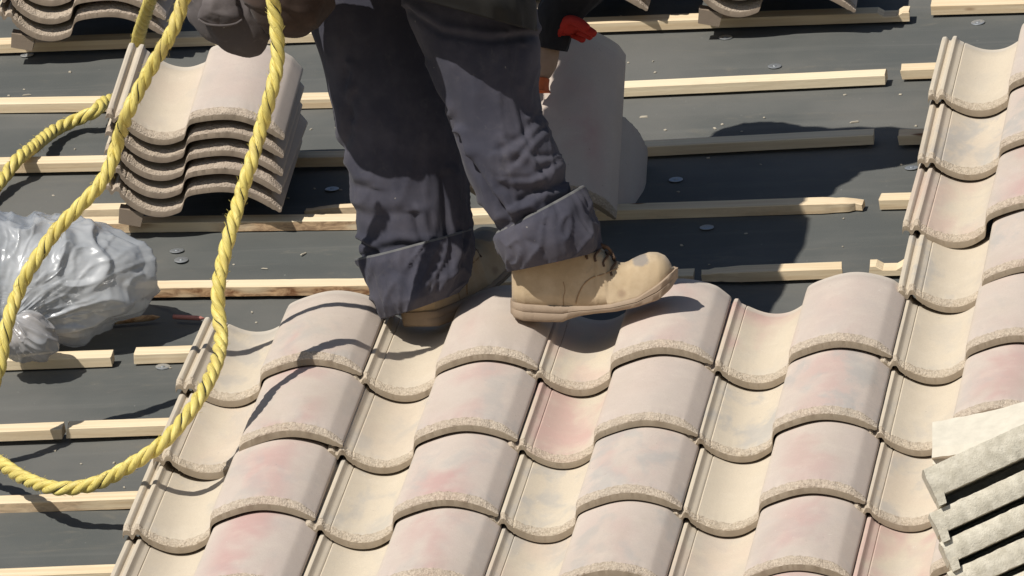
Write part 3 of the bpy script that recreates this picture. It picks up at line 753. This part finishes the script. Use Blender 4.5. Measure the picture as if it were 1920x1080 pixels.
def pair_rings(pairs, nper, m, dr, extra, pw=2.0):
    """pairs: (Lx, Ly, Rx, Ry, Y, depth_ratio) ; smooth rings through them"""
    A = [F(p[0], p[1], p[4]) for p in pairs]; B = [F(p[2], p[3], p[4]) for p in pairs]
    A2, B2 = crom(A, nper), crom(B, nper); D = np.interp(np.linspace(0, len(pairs) - 1, len(A2)), range(len(pairs)), [p[5] for p in pairs])
    PX = [crom([Vector((p[0], p[1], 0)) for p in pairs], nper), crom([Vector((p[2], p[3], 0)) for p in pairs], nper)]
    rings = []; s = 0; prev = None
    for i, (a, b) in enumerate(zip(A2, B2)):
        c = (a + b) / 2; h = (b - a) / 2; hw = h.length; hx = h.normalized()
        if prev is not None: s += (c - prev).length
        prev = c
        dv = Vector((FW.x, FW.y, 0)).normalized(); dv = (dv - hx * dv.dot(hx)).normalized()
        ring = []
        for j in range(m):
            th = 2 * math.pi * j / m; co, si = math.cos(th), math.sin(th)
            e = 2 / pw; co2 = math.copysign(abs(co) ** e, co); si2 = math.copysign(abs(si) ** e, si)
            dirn = (hx * co * 1.0 + dv * si).normalized()
            px = (PX[0][i].x + PX[1][i].x) / 2 + (PX[1][i].x - PX[0][i].x) / 2 * co2
            py = (PX[0][i].y + PX[1][i].y) / 2 + (PX[1][i].y - PX[0][i].y) / 2 * co2
            k = extra(th, s, px, py, si) if extra else 0
            ring.append(c + hx * (hw * co2) + dv * (hw * D[i] * si2) + dirn * k - MO)
        rings.append(ring)
    return rings
def seg_d(px, py, a, b):
    ax, ay = a; bx, by = b; dx, dy = bx - ax, by - ay; t = max(0, min(1, ((px - ax) * dx + (py - ay) * dy) / (dx * dx + dy * dy)))
    ex, ey = px - ax - t * dx, py - ay - t * dy; sgn = 1 if (dx * (py - ay) - dy * (px - ax)) > 0 else -1
    return math.hypot(ex, ey) * sgn, t
def crease(px, py, line, wd, amp):
    best = 1e9; 
    for a, b in zip(line[:-1], line[1:]):
        d, t = seg_d(px, py, a, b)
        if abs(d) < abs(best): best = d
    return -amp * math.exp(-(best / wd) ** 2) + amp * 0.9 * math.exp(-((best + wd * 1.9) / (wd * 1.5)) ** 2)
CR_F = [([(868, 255), (888, 300), (925, 355), (962, 402)], 7, .012), ([(955, 60), (962, 160), (985, 250), (1022, 335)], 4, -.0028), ([(800, 130), (822, 175), (842, 205)], 6, .007), ([(1048, 300), (1000, 330), (965, 330)], 8, .004), ([(1050, 345), (1015, 352), (985, 372)], 9, .007),
        ([(1012, 215), (985, 255), (950, 275)], 9, .004), ([(1022, 240), (1000, 262), (975, 300)], 6, .0035), ([(900, 300), (940, 345), (1010, 350)], 12, .005), ([(985, 90), (975, 160), (995, 210)], 8, .004),
        ([(770, 20), (840, 62), (930, 75), (1005, 66)], 8, .006), ([(905, 395), (935, 425), (1000, 400)], 10, .006), ([(1040, 290), (1010, 290), (960, 255)], 7, .0035)]
CR_R = [([(790, 400), (800, 440), (812, 470)], 7, .008), ([(676, 452), (700, 462), (715, 472)], 5, .006), ([(650, 320), (665, 345), (700, 350)], 10, .004), ([(640, 290), (660, 250), (672, 180)], 10, .006),
        ([(840, 330), (846, 400), (850, 440)], 9, .007), ([(660, 130), (655, 180), (668, 220)], 8, .005), ([(700, 470), (760, 455), (820, 462)], 8, .004), ([(672, 395), (700, 402), (760, 396)], 12, .003)]
def fold_fn(cr, seed):
    def f(th, s, px, py, si):
        v = 0.0045 * noise.noise(Vector((math.cos(th) * 1.3 + seed, math.sin(th) * 1.3, s * 4)))
        v += 0.0010 * noise.noise(Vector((math.cos(th) * 3 + seed, math.sin(th) * 3, s * 20 + math.cos(th) * 4)))
        q = noise.noise(Vector((math.cos(th) * 1.1 + seed, math.sin(th) * 1.1, s * 9 - math.cos(th + seed) * 2.8)))
        v += 0.0036 * max(0, 1 - abs(q) * 4) ** 2 * min(1, max(0, (s - 0.30) * 2.0))
        if si < 0.25:
            for l, wd, amp in cr: v += crease(px, py, l, wd * .85, amp * 1.05)
        return v
    return f
front = [(640, -420, 860, -470, YH, .80), (600, -330, 900, -340, YH - .02, .75), (668, -180, 955, -170, YH - .05, .70), (745, -20, 1000, -10, YF + .02, .78), (768, 45, 1009, 50, YF + .01, .80), (800, 110, 1013, 105, YF, .82), (826, 178, 1011, 170, YF, .86),
         (848, 240, 1020, 222, YF, .86), (868, 300, 1046, 275, YF, .86), (888, 355, 1060, 320, YF, .84), (912, 400, 1062, 362, YF, .82), (938, 440, 1085, 410, YF, .8), (956, 478, 1100, 445, YF, .78)]
rear = [(600, -420, 800, -460, YH + .04, .8), (560, -330, 800, -340, YH + .05, .75), (560, -180, 800, -180, YR - .01, .70), (562, -20, 800, -20, YR, .72), (580, 50, 808, 50, YR, .74), (604, 120, 826, 120, YR, .78), (622, 200, 850, 195, YR, .8),
        (640, 270, 868, 265, YR, .82), (652, 330, 876, 325, YR, .82), (666, 385, 880, 375, YR, .82), (675, 440, 884, 420, YR, .8), (684, 490, 880, 455, YR, .8)]
parts = []
for pr_, fn in ((front, fold_fn(CR_F, 3.1)), (rear, fold_fn(CR_R, 8.7))):
    parts.append(loft(pair_rings(pr_, 16, 120, .8, fn)))
V, Fc = join(parts); me = mesh('trousers', V, Fc, M_DENIM); recalc(me); link('trousers', me, man)

def cuff(name, rows, seed, m=130, nper=8, th_=0.012):
    def f(th, s, px, py, si):
        v = 0.0085 * noise.noise(Vector((math.cos(th) * 1.9 + seed, math.sin(th) * 1.9, s * 12 + math.cos(th) * 1.5)))
        q = noise.noise(Vector((math.cos(th) * 1.6 + seed, math.sin(th) * 1.6, s * 22 + math.cos(th) * 2.2)))
        v += 0.0060 * max(0, 1 - abs(q) * 3) ** 2
        q = noise.noise(Vector((math.cos(th) * 3 + seed, math.sin(th) * 3 + 7, s * 9)))
        return v - 0.004 * max(0, 1 - abs(q) * 4) ** 2
    rg = pair_rings(rows, nper, m, .8, f)
    def inner(ring, k):
        c = Vector((0, 0, 0))
        for p in ring: c += p
        c /= len(ring); return [p + (c - p).normalized() * k for p in ring]
    lip = [inner(rg[0], 0.002)]; lip[0] = [p + Vector((0, 0, .002)) for p in lip[0]]
    rings = [inner(rg[2], th_ + .004), inner(rg[1], th_ + .001), [p + Vector((0, 0, .0015)) for p in inner(rg[0], th_ * .7)], lip[0]] + rg + [inner(rg[-1], .004), inner(rg[-2], th_ + .002), inner(rg[-4], th_ + .006)]
    v, fc = loft(rings, cap=False); me = mesh(name, v, fc, [M_DENIM, M_DENIM_IN]); recalc(me)
    # worn light edge at the top of the roll
    for p in me.polygons:
        if p.index < m * 5: p.material_index = 1
    return link(name, me, man)
cuff('trouser_cuff', [(938, 432, 1086, 353, YF + .0, .84), (930, 446, 1100, 372, YF - .002, .88), (934, 462, 1108, 400, YF - .004, .9), (942, 480, 1124, 432, YF - .004, .88), (950, 496, 1130, 458, YF, .84), (956, 508, 1120, 472, YF, .8)], 2.2)
cuff('trouser_cuff', [(676, 484, 880, 430, YR - .01, .92), (680, 498, 882, 448, YR - .015, .96), (688, 520, 884, 474, YR - .02, .98), (697, 548, 880, 505, YR - .03, 1.05), (706, 576, 872, 530, YR - .035, 1.12), (716, 598, 862, 548, YR - .035, 1.1)], 6.4)

# boots ------------------------------------------------------------
BX = lambda px: (px - 963) / 1090.0
BZ = lambda py: (597 - py) / 1090.0
s_bot = [(961, 584), (966, 590), (985, 595), (1030, 597), (1058, 597), (1068, 592), (1090, 585), (1120, 580), (1160, 575), (1200, 566), (1240, 553), (1262, 535), (1275, 519)]
s_top = [(961, 561), (985, 564), (1060, 568), (1110, 567), (1150, 562), (1200, 549), (1235, 527), (1260, 508), (1273, 502)]
u_top = [(961, 500), (964, 475), (970, 456), (985, 450), (1040, 446), (1090, 448), (1120, 456), (1140, 472), (1153, 485), (1166, 490), (1180, 489), (1190, 483), (1203, 476), (1220, 471), (1237, 472), (1250, 478), (1259, 488), (1264, 499)]
hw_ = [(961, 0.010), (963, 0.018), (970, 0.027), (985, 0.034), (1020, 0.037), (1070, 0.037), (1110, 0.041), (1150, 0.047), (1190, 0.050), (1222, 0.048), (1242, 0.045), (1254, 0.037), (1261, 0.027), (1265, 0.016), (1267, 0.006)]
def bi(tab, px): return float(np.interp(px, [a for a, b in tab], [b for a, b in tab]))
def upper_y(px, z):                   # half width of the upper at height z
    zt, zz = BZ(bi(s_top, px)), BZ(bi(u_top, px)); k = min(1, max(0, (z - zt) / (zz - zt + 1e-6))); w = bi(hw_, px)
    e = 2.3 if px > 1140 else 3.6
    bulge = 1.0 - 0.16 * k * (1 if px < 1120 else 0.3)
    return w * (1 - k ** e) ** (1 / e) * bulge
def make_boot(parent, mw, dark=False):
    up = []; xs = list(np.linspace(961, 1267, 90)); m = 44
    for px in xs:
        zt, zz, w = BZ(bi(s_top, px)) - 0.003, BZ(bi(u_top, px)), bi(hw_, px); ring = []
        e = 2.3 if px > 1140 else 3.6
        for j in range(m):
            a = math.pi * j / (m - 1); c, s = math.cos(a), math.sin(a)
            k = abs(s) ** (2 / e); y = math.copysign(abs(c) ** (2 / e), c) * w * (1.0 - 0.16 * k * (1 if px < 1120 else .3))
            z = zt + (zz - zt) * k
            p = Vector((BX(px), y, z))
            # pulls and creases in the leather
            kx = 0.0012 * noise.noise(Vector((p.x * 40, p.y * 30, p.z * 40)))
            if 1050 < px < 1190: kx += 0.0016 * noise.noise(Vector((p.x * 130 - p.z * 60, 3, p.z * 35)))
            ring.append(p + Vector((0, math.copysign(kx, c) if abs(c) > .2 else 0, kx * s)))
        up.append(ring)
    vs, fs = loft(up); me = mesh('boot_upper', vs, fs, M_BOOT); recalc(me)
    boot = link('boot', me, parent, mw)
    so = []
    for px in list(np.linspace(958, 1275, 80)):
        q = min(max(px, 961.5), 1266); w = bi(hw_, min(max(px + (3 if px < 1000 else -6), 961), 1267)) + 0.0045
        if px < 960: w = 0.012
        if px > 1270: w = 0.012 if px < 1273 else 0.004
        zb, zt = BZ(bi(s_bot, px)), BZ(bi(s_top, px)); x = BX(px)
        sec = [(-w * .92, zb), (-w, zb + .003), (-w * 1.01, zb + (zt - zb) * .52), (-w * .975, zb + (zt - zb) * .58), (-w * 1.01, zb + (zt - zb) * .64), (-w, zt - .001), (-w * .93, zt + .0015)]
        so.append([Vector((x, a, b)) for a, b in sec] + [Vector((x, -a, b)) for a, b in sec[::-1]])
    vs, fs = loft(so); me = mesh('sole', vs, fs, M_SOLE); recalc(me); me.set_sharp_from_angle(angle=R(50)); link('sole', me, boot, mw)
    ident = mw
    for seam in ([(1083, 562), (1087, 548), (1094, 532), (1104, 519), (1118, 510), (1134, 505), (1150, 500), (1160, 496)], [(1060, 566), (1060, 550), (1063, 536), (1060, 520)]):
        P = []
        for side in (-1,):
            for px, py in seam: P.append(Vector((BX(px), side * (upper_y(px, BZ(py)) + 0.0004), BZ(py))))
        vs, fs = tube(crom(P, 6), 0.0013 if len(seam) > 5 else .0007, 6); link('seam', mesh('seam', vs, fs, M_SEAM), boot, mw)
    for k, px in enumerate((1108, 1124, 1140, 1154)):
        P = []
        for j in range(13):
            a = math.pi * (0.22 + 0.56 * j / 12); e = 2.3 if px > 1140 else 3.6; w = bi(hw_, px); kk = abs(math.sin(a)) ** (2 / e)
            P.append(Vector((BX(px) + 0.004 * math.sin(j), math.copysign(abs(math.cos(a)) ** (2 / e), math.cos(a)) * w * .95, BZ(bi(s_top, px)) + (BZ(bi(u_top, px)) - BZ(bi(s_top, px))) * kk + 0.0015)))
        vs, fs = tube(crom(P, 3), 0.0022, 6); link('lace', mesh('lace', vs, fs, M_DARK), boot, mw)
    P = [Vector((BX(1138), -.004, BZ(462))), Vector((BX(1128), -.012, BZ(452))), Vector((BX(1142), -.018, BZ(456))), Vector((BX(1150), -.010, BZ(468))), Vector((BX(1156), -.02, BZ(478)))]
    vs, fs = tube(crom(P, 6), 0.003, 6); link('lace', mesh('lace', vs, fs, M_DARK), boot, mw)
    return boot
ho = F(963, 597, YF + .03)
make_boot(man, Matrix.Translation(ho) @ Matrix(((CR.x, 0, CU.x, 0), (CR.y, 1, CU.y, 0), (CR.z, 0, CU.z, 0), (0, 0, 0, 1))) @ Matrix.Rotation(R(9), 4, 'X'))
ho2 = F(782, 620, YR - .035)
make_boot(man, Matrix.Translation(ho2) @ Matrix.Rotation(R(60), 4, 'Z') @ Matrix.Rotation(R(-14), 4, 'Y'))

# shirt and sleeves ---------------------------------------------------
def tubeobj(name, P, radf, mat, seed, parent=man, m=60, n=12):
    Q = crom(P, n); fr = frames(Q); rings = []
    for i, (p, (t, a, b)) in enumerate(zip(Q, fr)):
        r = float(np.interp(i / (len(Q) - 1), np.linspace(0, 1, len(radf)), radf)); ring = []
        for j in range(m):
            th = 2 * math.pi * j / m; s = i / len(Q) * 8
            k = 0.05 * r * noise.noise(Vector((math.cos(th) * 2 + seed, math.sin(th) * 2, s))) + 0.07 * r * max(0, 1 - 4 * abs(noise.noise(Vector((math.cos(th) * 2 + seed, math.sin(th) * 2 + 5, s * 1.8)))))
            ring.append(p - MO + (a * math.cos(th) + b * math.sin(th)) * (r + k))
        rings.append(ring)
    return loft(rings)
sh = [tubeobj('shirt', [F(690, -330, .28), F(750, -390, .40), F(840, -432, .58), F(940, -448, .76), F(990, -440, .89)], [.17, .165, .165, .17, .11], M_BLACK, 1),
      tubeobj('s', [F(960, -460, .78), F(1100, -462, .80), F(1230, -385, .86), F(1250, -270, .92), F(1150, -110, .95), F(1052, 20, .96), F(1036, 92, .96)], [.13, .12, .09, .07, .058, .040, .026], M_BLACK, 2),
      tubeobj('s', [F(930, -500, .76), F(780, -480, .76), F(710, -400, .76), F(695, -280, .78), F(740, -170, .79), F(785, -90, .77)], [.11, .09, .08, .068, .05, .042], M_BLACK, 3)]
V, Fc = join(sh); me = mesh('shirt', V, Fc, M_BLACK); recalc(me); link('shirt', me, man)
hair = tubeobj('hair', [F(978, -430, .93), F(982, -390, .95), F(975, -340, .95)], [.05, .095, .05], M_HAIR, 5); link('hair', mesh('hair', *hair, M_HAIR), man)

def jacket():
    def f(th, s, px, py, si):
        q = noise.noise(Vector((math.cos(th) * 3, math.sin(th) * 3, s * 5)))
        return 0.006 * noise.noise(Vector((math.cos(th) * 2, math.sin(th) * 2, s * 8))) + .008 * max(0, 1 - 4 * abs(q))
    rg = pair_rings([(620, -470, 880, -520, .32, .9), (580, -330, 920, -360, .22, .85), (570, -200, 965, -180, .14, .85), (610, -110, 992, -60, .10, .85), (668, -60, 1004, 10, .08, .85), (716, -22, 1004, 58, .08, .85)], 10, 90, .8, f)
    inn = [[p * .94 + sum(r, Vector()) / len(r) * .06 for p in r] for r in (rg[-1], rg[-4], rg[-12])]
    v, fc = loft(rg + inn, cap=False); me = mesh('jacket', v, fc, M_OLIVE); recalc(me); link('jacket', me, man)
M_OLIVE = cloth_mat('olive_jacket', (0.013, 0.0125, 0.012), (0.020, 0.019, 0.016), dusta=.05)
jacket()
def skin_obj(name, chains, mat, parent, root=0):
    """chains: list of lists of (point, radius); first point of a later chain may be an index into the vertices"""
    vs, es, rd = [], [], []
    for ch in chains:
        prev = None
        for q in ch:
            if isinstance(q, int): prev = q; continue
            vs.append(q[0] - MO); rd.append(q[1])
            if prev is not None: es.append((prev, len(vs) - 1))
            prev = len(vs) - 1
    me = bpy.data.meshes.new(name); me.from_pydata([tuple(p) for p in vs], es, []); me.materials.append(mat)
    o = link(name, me, parent); o.modifiers.new('skin', 'SKIN').use_smooth_shade = True
    for i, d in enumerate(me.skin_vertices[0].data):
        r = rd[i]; d.radius = r if isinstance(r, tuple) else (r, r); d.use_root = (i == root)
    s = o.modifiers.new('sub', 'SUBSURF'); s.levels = 2; s.render_levels = 2
    return o
YG = .96
# gloved right hand hooked over the top of the lifted tile
skin_obj('glove', [[(F(1036, 62, YG), .016), (F(1050, 52, YG - .01), .019), (F(1064, 47, YG - .02), .017)],
                   [1, (F(1070, 36, YG - .04), .010), (F(1090, 44, YG - .055), .009), (F(1104, 56, YG - .06), .008)],
                   [2, (F(1082, 46, YG - .035), .0095), (F(1102, 56, YG - .05), .0085), (F(1118, 66, YG - .055), .0075)],
                   [2, (F(1080, 56, YG - .015), .0095), (F(1097, 62, YG - .03), .0085), (F(1110, 71, YG - .04), .0075)],
                   [2, (F(1074, 64, YG), .009), (F(1086, 69, YG - .01), .008), (F(1095, 76, YG - .02), .0070)]], M_RED, man, 1)
skin_obj('glove_palm', [[(F(1030, 70, YG + .01), .024), (F(1026, 100, YG + .01), .024), (F(1022, 132, YG), .016), (F(1018, 150, YG - .005), .0125)]], M_TAN, man, 1)
skin_obj('thumb_tip', [[(F(1019, 146, YG - .005), .0135), (F(1017, 160, YG - .008), .012), (F(1016, 170, YG - .01), .009)]], M_ORANGE, man, 1)

# tool pouches hanging from the belt, and an added shade blocker -------------------------------------
def pouch_folds(sd, a=0.006):
    def f(th, phi, x, y):
        return a * noise.noise(Vector((x * 18 + sd, y * 18, phi * 1.5))) + a * .8 * max(0, 1 - 4 * abs(noise.noise(Vector((x * 12 + sd, y * 22, phi)))))
    return f
pp = [(352, 15), (340, -40), (350, -140), (420, -170), (500, -150), (520, -60), (515, 20), (506, 60), (500, 88), (488, 102), (468, 103), (440, 98), (410, 90), (388, 78), (372, 60), (360, 40)]
me, _ = inflate('tool_pouch', pp, (435, -30), 0, 0.055, M_LEATHER, pouch_folds(1), origin=MO, squash=False, Yc=YH - .06); po = link('tool_pouch', me, man)
pf = [(372, 34), (380, 10), (392, -10), (440, -18), (448, 10), (456, 36), (440, 44), (410, 47), (388, 42)]
me, _ = inflate('pouch_pocket', pf, (415, 16), 0, 0.020, M_LEATHER, pouch_folds(4, .003), origin=MO, squash=False, Yc=YH - .115, res=(80, 40)); link('pouch_pocket', me, po)
vs, fs = tube([p - MO for p in crom([F(372, 36, YH - .134), F(388, 45, YH - .137), F(415, 48, YH - .139), F(440, 45, YH - .137), F(454, 37, YH - .134)], 5)], .0022, 6); link('pocket_hem', mesh('pocket_hem', vs, fs, M_LEATHER), po)
bp = [(462, 10), (455, -60), (480, -150), (560, -160), (625, -130), (630, -40), (618, 20), (596, 50), (575, 64), (545, 66), (515, 60), (488, 44)]
me, _ = inflate('hammer_pouch', bp, (545, -40), 0, 0.085, M_BROWNL, pouch_folds(9), origin=MO, squash=False, Yc=.09); link('hammer_pouch', me, man)
blocker_px = [(515, -300), (590, -300), (606, -200), (604, -90), (585, -25), (550, -12), (515, -30), (500, -110), (500, -210)]  # unseen pouch-shaped blocker, added above the frame to shade rear leg and boot
me, _ = inflate('shade_blocker', blocker_px, (550, -160), 0, 0.05, M_BROWNL, pouch_folds(3), origin=MO, squash=False, Yc=-.10, res=(80, 40)); link('shade_blocker', me, man)
vs, fs = tube([p - MO for p in crom([F(430, -150, YH - .06), F(500, -230, YH - .05), F(600, -320, YH - .05), F(700, -400, YH - .12), F(800, -440, YH - .12)], 8)], .018, 10); link('tool_belt', mesh('tool_belt', vs, fs, M_BROWNL), man)

# ------------------------------------------------------------------ tile the worker is lifting
def held():
    o = F(1124, 262, 1.02)
    zt = math.radians(-74)                                 # roll edge turned towards the viewer
    lean = math.radians(44)
    # local axes: y runs from nose (up) to head (down)
    y = Vector((0, -math.sin(lean), -math.cos(lean)))
    z0 = Vector((0, -math.cos(lean), math.sin(lean))); x0 = y.cross(z0)
    Rm = Matrix((x0, y, z0)).transposed().to_4x4()
    Rm = Rm @ Matrix.Rotation(zt, 4, 'Y')
    y1 = -y; x1 = y1.cross(z0)                             # nose down, roll on the right
    mw = Matrix.Translation(F(1092, 224, 1.0)) @ Matrix((x1, y1, z0)).transposed().to_4x4() @ Matrix.Rotation(math.radians(28), 4, 'Y') @ Matrix.Translation((-0.245, -L / 2, -0.07))
    place_tile(mw, 'shaded upright barrel tile held by the worker\'s gloved hand', None, (1., .2, .8), 1, 'barrel_tile')
    z1 = math.radians(-58)
    R2 = Matrix((x0, y, z0)).transposed().to_4x4() @ Matrix.Rotation(z1, 4, 'Y')
    TM.append(make_tile_mesh(11, 0.24))
    mw2 = Matrix.Translation(F(1130, 322, 1.16)) @ R2 @ Matrix.Translation((-0.25, -0.12, -0.05))
    place_tile(mw2, 'short broken barrel tile carried upright behind the held tile', None, (.6, .1, 0.3), 6, 'barrel_tile')
held()
